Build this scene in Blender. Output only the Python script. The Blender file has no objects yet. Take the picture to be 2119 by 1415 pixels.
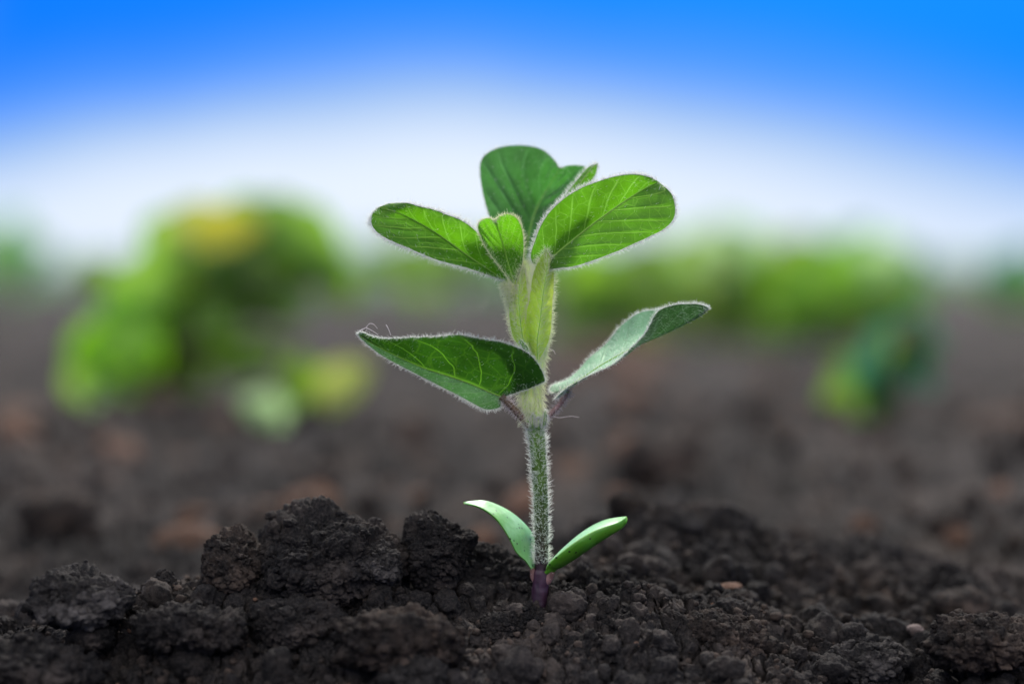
import bpy, bmesh, math, random
import numpy as np
from mathutils import Vector, Matrix

random.seed(7)
rng = np.random.RandomState(11)
SC = bpy.context.scene
COL = SC.collection
S = 0.01                                   # everything below is written in centimetres

# ------------------------------------------------------------------ camera
F = 2119 * 85.0 / 36.0                     # focal length in photo pixels
DIST = 53.4                                # cm from lens to the seedling
PITCH = math.atan(157.5 / F)
_c, _s = math.cos(PITCH), math.sin(PITCH)
def _ray(px, py):
    dx = (px - 1059.5) / F; dy = -(py - 707.5) / F
    return dx, _c + dy * _s, -_s + dy * _c
_r0 = _ray(1117, 1240); _k = DIST / _r0[1]
CAM = np.array([-_k * _r0[0], -DIST, -_k * _r0[2]])
def at(px, py, y=0.0):
    r = _ray(px, py); k = (y - CAM[1]) / r[1]
    return np.array([CAM[0] + k * r[0], y, CAM[2] + k * r[2]])
PXC = 1.0 / 93.7                            # cm per photo pixel at the seedling

cd = bpy.data.cameras.new("camera"); cam = bpy.data.objects.new("camera", cd); COL.objects.link(cam)
cam.location = CAM * S
cam.rotation_euler = (math.pi / 2 - PITCH, 0, 0)
cd.lens = 85; cd.sensor_width = 36; cd.sensor_fit = 'HORIZONTAL'
cd.clip_start = 0.01; cd.clip_end = 5000
cd.dof.use_dof = True; cd.dof.focus_distance = (DIST - 0.35) * S; cd.dof.aperture_fstop = 4.9
SC.camera = cam
SC.view_settings.view_transform = 'Standard'; SC.view_settings.look = 'None'
SC.view_settings.exposure = 0.2; SC.view_settings.gamma = 1.0
SC.cycles.use_denoising = True
SC.cycles.max_bounces = 8; SC.cycles.transparent_max_bounces = 8
SC.cycles.sample_clamp_indirect = 4.0

# ------------------------------------------------------------------ node helper
class NT:
    def __init__(s, tree): s.t = tree; s.n = tree.nodes; s.l = tree.links
    def add(s, typ, **kw):
        nd = s.n.new(typ)
        for k, v in kw.items():
            if k == 'ins':
                for a, b in v.items():
                    if isinstance(b, bpy.types.NodeSocket): s.l.new(b, nd.inputs[a])
                    else: nd.inputs[a].default_value = b
            else: setattr(nd, k, v)
        return nd
    def m(s, op, a, b=None, c=None, clamp=False):
        nd = s.n.new('ShaderNodeMath'); nd.operation = op; nd.use_clamp = clamp
        for i, v in enumerate((a, b, c)):
            if v is None: continue
            if isinstance(v, bpy.types.NodeSocket): s.l.new(v, nd.inputs[i])
            else: nd.inputs[i].default_value = v
        return nd.outputs[0]
    def smooth(s, v, a, b, lo=0.0, hi=1.0):
        nd = s.n.new('ShaderNodeMapRange'); nd.interpolation_type = 'SMOOTHSTEP'
        s.l.new(v, nd.inputs[0])
        for i, x in zip((1, 2, 3, 4), (a, b, lo, hi)): nd.inputs[i].default_value = x
        return nd.outputs[0]
    def mix(s, f, a, b):
        nd = s.n.new('ShaderNodeMix'); nd.data_type = 'RGBA'
        for i, v in zip((0, 6, 7), (f, a, b)):
            if isinstance(v, bpy.types.NodeSocket): s.l.new(v, nd.inputs[i])
            elif i == 0: nd.inputs[0].default_value = v
            else: nd.inputs[i].default_value = (*v[:3], 1)
        return nd.outputs[2]
    def noise(s, vec, scale, detail=4, rough=.55, lac=2.0):
        nd = s.add('ShaderNodeTexNoise'); nd.inputs['Scale'].default_value = scale
        nd.inputs['Detail'].default_value = detail; nd.inputs['Roughness'].default_value = rough
        if vec is not None: s.l.new(vec, nd.inputs['Vector'])
        return nd.outputs[0]

# ------------------------------------------------------------------ world: daylight sky with a low bank of cloud
SUN_EL, SUN_AZ = math.radians(44), math.radians(10)       # azimuth from +Y (beyond the seedling) towards +X
w = bpy.data.worlds.new("World"); SC.world = w; w.use_nodes = True
g = NT(w.node_tree); g.n.clear()
tc = g.add('ShaderNodeTexCoord')
sep = g.add('ShaderNodeSeparateXYZ', ins={0: tc.outputs['Generated']})
X, Y, Z = sep.outputs
# clear air high up; the vector is lifted so the deep blue begins low over the field
lift = g.m('MULTIPLY_ADD', g.m('MAXIMUM', Z, 0.0), 3.0, 0.35)
vec = g.add('ShaderNodeCombineXYZ', ins={0: X, 1: Y, 2: lift})
nrm = g.add('ShaderNodeVectorMath', operation='NORMALIZE', ins={0: vec.outputs[0]})
sky = g.add('ShaderNodeTexSky', sky_type='NISHITA', sun_disc=False)
g.l.new(nrm.outputs[0], sky.inputs[0]); sky.sun_elevation = SUN_EL; sky.sun_rotation = SUN_AZ
sky.air_density = 1.0; sky.dust_density = 0.2; sky.ozone_density = 2.0
tint = g.mix(1.0, sky.outputs[0], (0.5, 0.5, 0.5)); g.n[-1].blend_type = 'MULTIPLY'
g.n[-1].inputs[7].default_value = (.02, .58, 1.9, 1)
pure = g.mix(1.0, sky.outputs[0], (.8, .9, 1.0)); g.n[-1].blend_type = 'MULTIPLY'
tint = g.mix(g.smooth(Z, .14, .45), tint, pure)
az = g.m('DIVIDE', X, g.m('MAXIMUM', g.m('ABSOLUTE', Y), 0.15))
d2 = g.m('POWER', g.m('ABSOLUTE', g.m('ADD', az, 0.03)), 2.0)
n1 = g.noise(tc.outputs['Generated'], 5.0, 3, .5)
arch = g.m('MAXIMUM', g.m('SUBTRACT', 0.061, g.m('MULTIPLY', d2, 0.45)), 0.026)
arch = g.m('ADD', arch, g.m('MULTIPLY', g.m('SUBTRACT', n1, 0.5), 0.03))
dz = g.m('SUBTRACT', arch, Z)
bank = g.smooth(dz, -0.072, 0.054)
n2 = g.noise(tc.outputs['Generated'], 2.2, 5, .6)
behind = g.smooth(Y, -.2, -.8, 0, .30)                                       # unseen cloud added behind the camera to fill the front faces
high = g.m('MULTIPLY', g.smooth(g.m('ADD', n2, behind), 0.40, 0.60), g.smooth(Z, 0.12, 0.4))   # unseen overhead cloud added for neutral fill light
wisp = g.m('MULTIPLY', g.smooth(g.noise(tc.outputs['Generated'], 3.1, 2, .5), 0.50, 0.72), 0.30)
mask = g.m('MAXIMUM', g.m('MAXIMUM', bank, high), wisp)
cloudc = g.mix(g.smooth(Z, 0.0, 0.06), (7.8, 8.7, 10.2), (9.4, 10.0, 10.6))
cloudc = g.mix(g.smooth(Z, .14, .5), cloudc, (24., 23.6, 23.))  # upper cloud brightened to add fill light
col = g.mix(g.smooth(mask, 0.04, .62), tint, (1.8, 4.2, 8.6)); col = g.mix(g.smooth(mask, .35, 1.0), col, cloudc)
bg = g.add('ShaderNodeBackground', ins={0: col, 1: 0.088})
out = g.add('ShaderNodeOutputWorld', ins={0: bg.outputs[0]})

sd = bpy.data.lights.new("sun", 'SUN'); sd.energy = 5.0; sd.angle = math.radians(5); sd.color = (1, .95, .87)
sun = bpy.data.objects.new("sun", sd); COL.objects.link(sun)
sdir = Vector((math.sin(SUN_AZ) * math.cos(SUN_EL), math.cos(SUN_AZ) * math.cos(SUN_EL), math.sin(SUN_EL)))
sun.rotation_euler = sdir.to_track_quat('Z', 'Y').to_euler()

# ------------------------------------------------------------------ numeric noise
_perm = np.random.RandomState(3).permutation(256).astype(np.int64); _perm = np.concatenate([_perm, _perm, _perm])
_gr = np.random.RandomState(4).normal(size=(256, 3)); _gr /= np.linalg.norm(_gr, axis=1)[:, None]
_rv = np.random.RandomState(5).rand(256, 3)
def _h(i, j, k): return _perm[_perm[_perm[i & 255] + (j & 255)] + (k & 255)]
def perlin(p):
    i = np.floor(p).astype(np.int64); f = p - i; u = f * f * f * (f * (f * 6 - 15) + 10)
    res = 0
    for a in (0, 1):
        wx = u[:, 0] if a else 1 - u[:, 0]
        for b in (0, 1):
            wy = u[:, 1] if b else 1 - u[:, 1]
            for c in (0, 1):
                wz = u[:, 2] if c else 1 - u[:, 2]
                gg = _gr[_h(i[:, 0] + a, i[:, 1] + b, i[:, 2] + c)]
                res = res + wx * wy * wz * (gg[:, 0] * (f[:, 0] - a) + gg[:, 1] * (f[:, 1] - b) + gg[:, 2] * (f[:, 2] - c))
    return res * 1.5
def fbm(p, octs, gain=.5, ridge=False):
    a = 1.0; r = 0; q = p.copy()
    for o in range(octs):
        n = perlin(q + 17.3 * o)
        r = r + a * (1 - 2 * np.abs(n) if ridge else n); a *= gain; q = q * 2.03
    return r
def worley2(p, seed=0):                     # p (n,2) -> F1, F2
    i = np.floor(p).astype(np.int64); f = p - i
    d1 = np.full(len(p), 9.0); d2 = d1.copy()
    for a in (-1, 0, 1):
        for b in (-1, 0, 1):
            r = _rv[_h(i[:, 0] + a, i[:, 1] + b, np.full(len(p), seed, dtype=np.int64))]
            d = (a + r[:, 0] - f[:, 0]) ** 2 + (b + r[:, 1] - f[:, 1]) ** 2
            n = d < d1; d2 = np.where(n, d1, np.minimum(d2, d)); d1 = np.where(n, d, d1)
    return np.sqrt(d1), np.sqrt(d2)
def worley3(p):
    i = np.floor(p).astype(np.int64); f = p - i
    d1 = np.full(len(p), 9.0); d2 = d1.copy()
    for a in (-1, 0, 1):
        for b in (-1, 0, 1):
            for c in (-1, 0, 1):
                r = _rv[_h(i[:, 0] + a, i[:, 1] + b, i[:, 2] + c)]
                d = (a + r[:, 0] - f[:, 0]) ** 2 + (b + r[:, 1] - f[:, 1]) ** 2 + (c + r[:, 2] - f[:, 2]) ** 2
                n = d < d1; d2 = np.where(n, d1, np.minimum(d2, d)); d1 = np.where(n, d, d1)
    return np.sqrt(d1), np.sqrt(d2)
def sstep(x, a, b):
    t = np.clip((x - a) / (b - a), 0, 1); return t * t * (3 - 2 * t)

# ------------------------------------------------------------------ mesh builder (numpy, centimetres)
class MB:
    def __init__(s): s.v = []; s.q = []; s.t = []; s.mq = []; s.mt = []; s.uvq = []; s.uvt = []; s.n = 0
    def add(s, v, quads=None, tris=None, mat=0, uv=None):
        v = np.asarray(v, float)
        uv = np.zeros((len(v), 2)) if uv is None else uv
        if quads is not None and len(quads):
            quads = np.asarray(quads); s.q.append(quads + s.n); s.mq.append(np.full(len(quads), mat)); s.uvq.append(uv[quads.ravel()])
        if tris is not None and len(tris):
            tris = np.asarray(tris); s.t.append(tris + s.n); s.mt.append(np.full(len(tris), mat)); s.uvt.append(uv[tris.ravel()])
        s.v.append(v); s.n += len(v)
    def build(s, name, mats, parent=None, origin=None, smooth=True):
        v = np.concatenate(s.v)
        o3 = np.zeros(3) if origin is None else np.asarray(origin, float)
        v = (v - o3) * S
        me = bpy.data.meshes.new(name)
        q = np.concatenate(s.q) if s.q else np.zeros((0, 4), int)
        t = np.concatenate(s.t) if s.t else np.zeros((0, 3), int)
        nl = q.size + t.size; npoly = len(q) + len(t)
        me.vertices.add(len(v)); me.vertices.foreach_set('co', v.ravel().astype(np.float32))
        me.loops.add(nl); me.loops.foreach_set('vertex_index', np.concatenate([q.ravel(), t.ravel()]).astype(np.int32))
        me.polygons.add(npoly)
        ls = np.concatenate([np.arange(len(q)) * 4, q.size + np.arange(len(t)) * 3]).astype(np.int32)
        me.polygons.foreach_set('loop_start', ls)
        mi = np.concatenate(s.mq + s.mt).astype(np.int32)
        me.polygons.foreach_set('material_index', mi)
        me.polygons.foreach_set('use_smooth', np.full(npoly, smooth))
        uvl = me.uv_layers.new(name='UVMap'); uvl.data.foreach_set('uv', np.concatenate(s.uvq + s.uvt).ravel().astype(np.float32))
        for m in (mats if isinstance(mats, (list, tuple)) else [mats]): me.materials.append(m)
        me.update(calc_edges=True); me.validate()
        ob = bpy.data.objects.new(name, me); COL.objects.link(ob)
        ob.location = o3 * S
        if parent is not None:
            ob.parent = parent; ob.location = (o3 - PO[parent.name]) * S
        return ob
PO = {}
def tag(o, label=None, cat=None, group=None, kind=None):
    if label: o['label'] = label
    if cat: o['category'] = cat
    if group: o['group'] = group
    if kind: o['kind'] = kind
    return o
def thing(name, loc, label, cat, group=None):
    o = bpy.data.objects.new(name, None); COL.objects.link(o); o.location = np.asarray(loc) * S
    o.empty_display_size = .01
    PO[o.name] = np.asarray(loc, float)
    return tag(o, label, cat, group)

def cr(pts, n, ts=None):                      # Catmull-Rom through pts
    p = np.asarray(pts, float); k = len(p)
    e = np.vstack([2 * p[0] - p[1], p, 2 * p[-1] - p[-2]])
    t = (np.linspace(0, 1, n) if ts is None else ts) * (k - 1)
    i = np.minimum(t.astype(int), k - 2); f = (t - i)[:, None]
    a, b, c, d = e[i], e[i + 1], e[i + 2], e[i + 3]
    return .5 * (2 * b + (c - a) * f + (2 * a - 5 * b + 4 * c - d) * f ** 2 + (3 * b - a - 3 * c + d) * f ** 3)
def norm(v): return v / np.maximum(np.linalg.norm(v, axis=-1, keepdims=True), 1e-9)
def gridfaces(nr, nc, wrap=False):
    i = np.arange(nr - 1)[:, None]; j = np.arange(nc if wrap else nc - 1)[None]
    a = i * nc + j; b = i * nc + (j + 1) % nc
    return np.stack([a, b, b + nc, a + nc], -1).reshape(-1, 4)
def tube(mb, path, rad, nr=16, mat=0, lump=0.0, caps=False):
    P_ = np.asarray(path); n = len(P_); rad = np.asarray(rad)
    T = norm(np.gradient(P_, axis=0)); ref = np.array([0.0, 1.0, 0.15])
    A = norm(np.cross(T, ref)); B = np.cross(A, T)
    th = np.linspace(0, 2 * np.pi, nr, endpoint=False)
    N = A[:, None] * np.cos(th)[None, :, None] + B[:, None] * np.sin(th)[None, :, None]
    r = rad[:, None] * np.ones(nr)
    V = P_[:, None] + N * r[..., None]
    if lump:
        f = perlin(V.reshape(-1, 3) * 9.0).reshape(n, nr); V = V + N * (f * lump)[..., None]
    uv = np.stack(np.meshgrid(np.linspace(0, 1, n), np.linspace(0, 1, nr), indexing='ij'), -1).reshape(-1, 2)
    v = V.reshape(-1, 3); tris = None
    if caps:
        v = np.vstack([v, P_[0], P_[-1]]); uv = np.vstack([uv, uv[0], uv[n * nr - 1]])
        j = np.arange(nr); k = (j + 1) % nr
        tris = np.vstack([np.stack([np.full(nr, n * nr), j, k], -1), np.stack([np.full(nr, n * nr + 1), (n - 1) * nr + k, (n - 1) * nr + j], -1)])
    mb.add(v, gridfaces(n, nr, True), tris, mat, uv)
    return V, N, np.repeat(T[:, None], nr, 1)
def hairs(mb, pos, dirs, length, rad=0.0055, droop=None, mat=1, segs=4, curl=.3, seed=0):
    r = np.random.RandomState(seed); n = len(pos)
    if n == 0: return
    dirs = norm(dirs); length = np.broadcast_to(length, (n,)) * r.uniform(.3, 1.3, n)
    side = norm(np.cross(dirs, r.normal(size=(n, 3)))); side2 = np.cross(dirs, side)
    bend = side * (r.normal(size=(n, 1)) * curl)
    if droop is not None: bend = bend + droop
    rings = []
    for k in range(segs + 1):
        u = k / segs
        c = pos + dirs * (length * u)[:, None] + bend * (length * u * u)[:, None] - dirs * (0.006 * (1 - u))
        rr = rad * (1 - .8 * u)
        for j in range(3):
            a = 2 * np.pi * j / 3
            rings.append(c + side * (math.cos(a) * rr) + side2 * (math.sin(a) * rr))
    V = np.stack(rings, 1).reshape(-1, 3); per = 3 * (segs + 1)
    loc = gridfaces(segs + 1, 3, True)
    q = (loc[None] + (np.arange(n) * per)[:, None, None]).reshape(-1, 4)
    mb.add(V, q, None, mat)
def surf_pick(V, N, n, seed, weight=None):
    r = np.random.RandomState(seed); nr, nc = V.shape[:2]
    i = r.uniform(0, nr - 1.001, n) if weight is None else (nr - 1.001) * weight(r.rand(n)); j = r.randint(0, nc, n)
    i0 = i.astype(int); f = (i - i0)[:, None]; j2 = (j + 1) % nc; h = r.rand(n)[:, None]
    L = lambda A: (A[i0, j] * (1 - h) + A[i0, j2] * h) * (1 - f) + (A[i0 + 1, j] * (1 - h) + A[i0 + 1, j2] * h) * f
    return L(V), norm(L(N)), i / (nr - 1)

# ------------------------------------------------------------------ materials
def mat(name):
    m = bpy.data.materials.new(name); m.use_nodes = True; t = NT(m.node_tree); t.n.clear(); return m, t
def finish(t, sh): t.add('ShaderNodeOutputMaterial', ins={0: sh})
def soil_mat(name, dark=(.0135, .0130, .0145), brown=(.088, .070, .063), amt=(.45, .70), bump=1.0):
    m, t = mat(name); c = t.add('ShaderNodeTexCoord').outputs['Object']
    a = t.noise(c, 28, 4, .6); b = t.noise(c, 330, 6, .7); e = t.noise(c, 1500, 5, .75); f = t.noise(c, 5200, 3, .7)
    k = t.m('ADD', t.m('MULTIPLY', a, .62), t.m('MULTIPLY', b, .38))
    col = t.mix(t.smooth(k, amt[0], amt[1]), dark, brown)
    col = t.mix(t.smooth(e, .40, .78), col, t.mix(.55, col, (.10, .085, .08)))
    pt = t.smooth(t.noise(c, 9, 3, .6), .36, .64, .62, 1.30)          # damp and dry patches
    col = t.add('ShaderNodeVectorMath', operation='SCALE', ins={0: col, 'Scale': pt}).outputs[0]
    spk = t.smooth(f, .70, .80)
    col = t.mix(t.m('MULTIPLY', spk, .5), col, (.16, .13, .12))
    h = t.m('ADD', t.m('ADD', t.m('MULTIPLY', b, 1.0), t.m('MULTIPLY', e, .55)), t.m('MULTIPLY', f, .18))
    bp = t.add('ShaderNodeBump', ins={'Strength': bump, 'Distance': .0012, 'Height': h})
    p = t.add('ShaderNodeBsdfPrincipled', ins={'Base Color': col, 'Roughness': .85, 'Specular IOR Level': .07, 'Normal': bp.outputs[0]})
    finish(t, p.outputs[0]); return m
M_soil = soil_mat('black_soil')
M_soil_b = soil_mat('brownish_soil', (.0140, .0125, .0130), (.12, .086, .070), (.42, .67))
M_soil_dry = soil_mat('dry_soil_crust', (.019, .0182, .0195), (.14, .125, .122), (.44, .66))
M_soil_red = soil_mat('reddish_dry_soil', (.12, .07, .05), (.24, .14, .10), (.35, .7))

def leaf_mat(name, top, under, trans, nv=8.0, slant=1.6, vein=(.30, .48, .09), veinw=.05, netsc=500., t_amt=.5, sheen=.4, rough=.5, netamt=.45, vamt=.8, vtr=None):
    m, t = mat(name)
    uv = t.add('ShaderNodeUVMap').outputs[0]; sp = t.add('ShaderNodeSeparateXYZ', ins={0: uv}); u, v0 = sp.outputs[0], sp.outputs[1]
    v = t.m('ABSOLUTE', v0)
    co = t.add('ShaderNodeTexCoord').outputs['Object']
    wob = t.m('MULTIPLY', t.m('SUBTRACT', t.noise(co, 160, 2), .5), .35)
    side = t.m('MULTIPLY', t.m('GREATER_THAN', v0, 0.0), .45)
    ph = t.m('ADD', t.m('SUBTRACT', t.m('MULTIPLY', u, nv), t.m('MULTIPLY', t.m('POWER', v, .85), slant)), t.m('ADD', side, wob))
    fr = t.m('ABSOLUTE', t.m('SUBTRACT', t.m('FRACT', ph), .5))
    lat = t.smooth(fr, .0, veinw * nv / 8.0 * 1.7, 1, 0)
    lat = t.m('MULTIPLY', lat, t.smooth(v, .75, 1.0, 1, .15))
    mid = t.smooth(v, .0, .055, 1, 0)
    vor = t.add('ShaderNodeTexVoronoi', feature='DISTANCE_TO_EDGE', ins={'Vector': co, 'Scale': netsc})
    wv = t.add('ShaderNodeTexNoise', ins={'Vector': co, 'Scale': netsc * 1.3}); 
    net = t.smooth(vor.outputs['Distance'], .0, .07, 1, 0)
    vor2 = t.add('ShaderNodeTexVoronoi', feature='DISTANCE_TO_EDGE', ins={'Vector': co, 'Scale': netsc * 4.2})
    net2 = t.smooth(vor2.outputs['Distance'], .0, .12, 1, 0)
    vm = t.m('MULTIPLY', t.m('MAXIMUM', lat, mid), vamt)
    vm = t.m('MAXIMUM', vm, t.m('MULTIPLY', net, netamt)); vm = t.m('MAXIMUM', vm, t.m('MULTIPLY', net2, netamt * .33), clamp=True)
    geo = t.add('ShaderNodeNewGeometry')
    blot = t.smooth(t.noise(co, 90, 4, .6), .3, .7, .72, 1.25)
    bc = t.mix(geo.outputs['Backfacing'], top, under)
    bc = t.mix(vm, bc, vein)
    tr = t.mix(vm, trans, vtr or tuple(min(.9, x * 1.35 + .05) for x in trans))
    mb_ = t.add('ShaderNodeVectorMath', operation='SCALE', ins={0: bc, 'Scale': blot}).outputs[0]
    mt_ = t.add('ShaderNodeVectorMath', operation='SCALE', ins={0: tr, 'Scale': blot}).outputs[0]
    hh = t.m('ADD', t.m('MULTIPLY', vm, -1.0), t.m('MULTIPLY', t.noise(co, 1800, 3), .35))
    bp = t.add('ShaderNodeBump', ins={'Strength': .45, 'Distance': .0004, 'Height': hh})
    p = t.add('ShaderNodeBsdfPrincipled', ins={'Base Color': mb_, 'Roughness': rough, 'Specular IOR Level': .35, 'Normal': bp.outputs[0],
              'Sheen Weight': sheen, 'Sheen Roughness': .45, 'Sheen Tint': (.85, 1, .88, 1)})
    tl = t.add('ShaderNodeBsdfTranslucent', ins={0: mt_, 'Normal': bp.outputs[0]})
    mx = t.add('ShaderNodeMixShader', ins={0: t_amt, 1: p.outputs[0], 2: tl.outputs[0]})
    finish(t, mx.outputs[0]); return m
M_leaf = leaf_mat('fresh_leaf', (.05, .17, .010), (.06, .19, .02), (.11, .34, .005), t_amt=.56, sheen=.06, netamt=.30, netsc=380., vein=(.30, .52, .06))
M_leaf_back = leaf_mat('blueish_leaf', (.035, .125, .03), (.035, .12, .028), (.05, .22, .022), nv=7, slant=2.0, vein=(.12, .34, .10), netamt=.28, t_amt=.42, sheen=.15, vamt=.75)
M_leaf_low = leaf_mat('deep_green_leaf', (.09, .24, .11), (.018, .062, .012), (.016, .068, .003), nv=5.5, slant=1.5, vein=(.14, .34, .04), veinw=.03, netsc=260., t_amt=.5, sheen=.10, netamt=.16, vtr=(.12, .31, .015))
M_leaf_silver = leaf_mat('silvery_leaf', (.022, .075, .018), (.27, .52, .31), (.03, .10, .015), nv=7, slant=1.5, vein=(.2, .40, .20), netsc=330., t_amt=.3, sheen=.25, netamt=.5)
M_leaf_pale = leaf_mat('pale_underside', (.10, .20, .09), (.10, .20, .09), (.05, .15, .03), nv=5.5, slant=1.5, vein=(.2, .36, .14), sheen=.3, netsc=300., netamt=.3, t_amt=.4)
M_leaf_young = leaf_mat('downy_young_leaf', (.38, .60, .09), (.38, .58, .09), (.80, .95, .10), nv=9, slant=2.5, vein=(.50, .75, .06), netsc=900., t_amt=.58, sheen=.8)

def rib_mat(name, c):
    m, t = mat(name)
    p = t.add('ShaderNodeBsdfPrincipled', ins={'Base Color': (*c, 1), 'Roughness': .5}); q = t.add('ShaderNodeBsdfTranslucent', ins={0: (*c, 1)})
    finish(t, t.add('ShaderNodeMixShader', ins={0: .5, 1: p.outputs[0], 2: q.outputs[0]}).outputs[0]); return m
M_rib = rib_mat('leaf_rib', (.36, .58, .12))
def hair_mat(name, c, c2, t_amt=.5):
    m, t = mat(name)
    p = t.add('ShaderNodeBsdfDiffuse', ins={0: (*c, 1)}); q = t.add('ShaderNodeBsdfTranslucent', ins={0: (*c2, 1)})
    finish(t, t.add('ShaderNodeMixShader', ins={0: t_amt, 1: p.outputs[0], 2: q.outputs[0]}).outputs[0]); return m
M_hair = hair_mat('white_down', (.94, .95, .93), (.94, .95, .92))
M_hair_g = hair_mat('cream_down', (.95, .96, .80), (.95, .97, .76))
M_hair_p = hair_mat('pale_mauve_down', (.72, .66, .70), (.75, .7, .72))

def stem_mat(name, stops, rough=.5, sss=.0):
    m, t = mat(name)
    uv = t.add('ShaderNodeUVMap').outputs[0]; u = t.add('ShaderNodeSeparateXYZ', ins={0: uv}).outputs[0]
    co = t.add('ShaderNodeTexCoord').outputs['Object']
    u2 = t.m('ADD', u, t.m('MULTIPLY', t.m('SUBTRACT', t.noise(co, 220, 4), .5), .16))
    r = t.add('ShaderNodeValToRGB', ins={0: u2}); e = r.color_ramp.elements
    while len(e) < len(stops): e.new(.5)
    for i, (p_, c_) in enumerate(stops): e[i].position = p_; e[i].color = (*c_, 1)
    st = t.add('ShaderNodeMapping', ins={0: co}); st.inputs['Scale'].default_value = (1400, 1400, 160)
    n = t.noise(st.outputs[0], 1, 4); sc = t.smooth(n, .3, .7, .7, 1.35)
    c = t.add('ShaderNodeVectorMath', operation='SCALE', ins={0: r.outputs[0], 'Scale': sc}).outputs[0]
    bp = t.add('ShaderNodeBump', ins={'Strength': .4, 'Distance': .0003, 'Height': n})
    p = t.add('ShaderNodeBsdfPrincipled', ins={'Base Color': c, 'Roughness': rough, 'Normal': bp.outputs[0]})
    if sss:
        tl = t.add('ShaderNodeBsdfTranslucent', ins={0: c}); mx = t.add('ShaderNodeMixShader', ins={0: .38, 1: p.outputs[0], 2: tl.outputs[0]})
    if sss: p.inputs['Subsurface Weight'].default_value = sss; p.inputs['Subsurface Radius'].default_value = (.4, 1, .2); p.inputs['Subsurface Scale'].default_value = .0012
    finish(t, (mx if sss else p).outputs[0]); return m
M_hypo = stem_mat('purple_stem', [(0, (.016, .006, .014)), (.6, (.030, .009, .027)), (1, (.04, .016, .030))], .5)
M_stem = stem_mat('downy_green_stem', [(0, (.045, .018, .036)), (.22, (.06, .06, .035)), (.42, (.09, .16, .03)), (.8, (.16, .30, .05)), (1, (.16, .42, .03))], .55, .3)
M_stem_up = stem_mat('pale_downy_stem', [(0, (.30, .50, .08)), (.15, (.74, .86, .34)), (1, (.76, .88, .34))], .6, .4)
M_pet = stem_mat('brown_petiole', [(0, (.14, .12, .04)), (.3, (.11, .05, .04)), (1, (.09, .06, .03))], .45)
M_petg = stem_mat('mauve_petiole', [(0, (.2, .2, .08)), (.3, (.24, .13, .14)), (1, (.15, .08, .07))], .45)

def coty_mat():
    m, t = mat('waxy_seed_leaf')
    uv = t.add('ShaderNodeUVMap').outputs[0]; sp = t.add('ShaderNodeSeparateXYZ', ins={0: uv}); v = sp.outputs[1]
    co = t.add('ShaderNodeTexCoord').outputs['Object']
    topm = t.smooth(v, .44, .56)                # v: 0..1 underside->top; paler top colour imitates sky reflection
    c = t.mix(topm, (.07, .22, .012), t.mix(t.smooth(t.noise(co, 60, 3), .35, .65), (.17, .42, .13), (.26, .50, .27)))
    n = t.noise(co, 150, 4); c = t.mix(t.smooth(n, .40, .62), c, t.mix(.45, c, (.07, .28, .03)))
    rim = t.smooth(t.m('ABSOLUTE', t.m('SUBTRACT', v, .5)), .0, .05, 1, 0)
    c = t.mix(t.m('MULTIPLY', rim, .5), c, (.45, .62, .25))
    dots = t.add('ShaderNodeTexVoronoi', ins={'Vector': co, 'Scale': 640.})
    dm = t.m('MULTIPLY', t.smooth(dots.outputs['Distance'], .12, .19, 1, 0), t.m('GREATER_THAN', t.noise(co, 260, 1), .47))
    c = t.mix(dm, c, (.01, .012, .01)); scar = t.m('MULTIPLY', t.smooth(t.noise(co, 700, 5, .7), .60, .70), .5); c = t.mix(scar, c, (.22, .20, .06))
    bp = t.add('ShaderNodeBump', ins={'Strength': .5, 'Distance': .0005, 'Height': t.noise(co, 420, 6)})
    p = t.add('ShaderNodeBsdfPrincipled', ins={'Base Color': c, 'Roughness': .46, 'Normal': bp.outputs[0], 'Subsurface Weight': .35, 'Subsurface Scale': .002, 'Coat Weight': .05, 'Coat Roughness': .4})
    p.inputs['Subsurface Radius'].default_value = (.4, 1, .25)
    finish(t, p.outputs[0]); return m
M_coty = coty_mat()

def simple_leaf_mat(name, base, trans, amt=.5, rough=.35):
    m, t = mat(name); co = t.add('ShaderNodeTexCoord').outputs['Object']
    s_ = t.smooth(t.noise(co, 40, 4), .3, .7, .7, 1.3)
    a = t.add('ShaderNodeVectorMath', operation='SCALE', ins={0: base, 'Scale': s_}).outputs[0]
    b = t.add('ShaderNodeVectorMath', operation='SCALE', ins={0: trans, 'Scale': s_}).outputs[0]
    p = t.add('ShaderNodeBsdfPrincipled', ins={'Base Color': a, 'Roughness': rough})
    q = t.add('ShaderNodeBsdfTranslucent', ins={0: b})
    finish(t, t.add('ShaderNodeMixShader', ins={0: amt, 1: p.outputs[0], 2: q.outputs[0]}).outputs[0]); return m
B_green = simple_leaf_mat('field_leaf_green', (.17, .34, .03), (.32, .60, .01))
B_bright = simple_leaf_mat('field_leaf_bright', (.17, .40, .01), (.27, .60, .0))  # brighter green, glossy leaf reflection put into the colour
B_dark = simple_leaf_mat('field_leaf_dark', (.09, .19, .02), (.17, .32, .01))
B_yellow = simple_leaf_mat('field_leaf_yellow', (.50, .50, .01), (.66, .60, .0))
B_pale = simple_leaf_mat('field_leaf_pale', (.35, .55, .22), (.5, .75, .3))
B_teal = simple_leaf_mat('field_leaf_teal', (.03, .15, .07), (.04, .21, .09))
B_olive = simple_leaf_mat('field_leaf_olive', (.30, .36, .06), (.42, .5, .06))
B_shade = simple_leaf_mat('field_leaf_shaded', (.05, .055, .02), (.07, .075, .02))  # darkened leaf colour, paints the shade inside the plants
B_far = simple_leaf_mat('distant_leaf', (.12, .30, .12), (.2, .45, .15))

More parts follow.
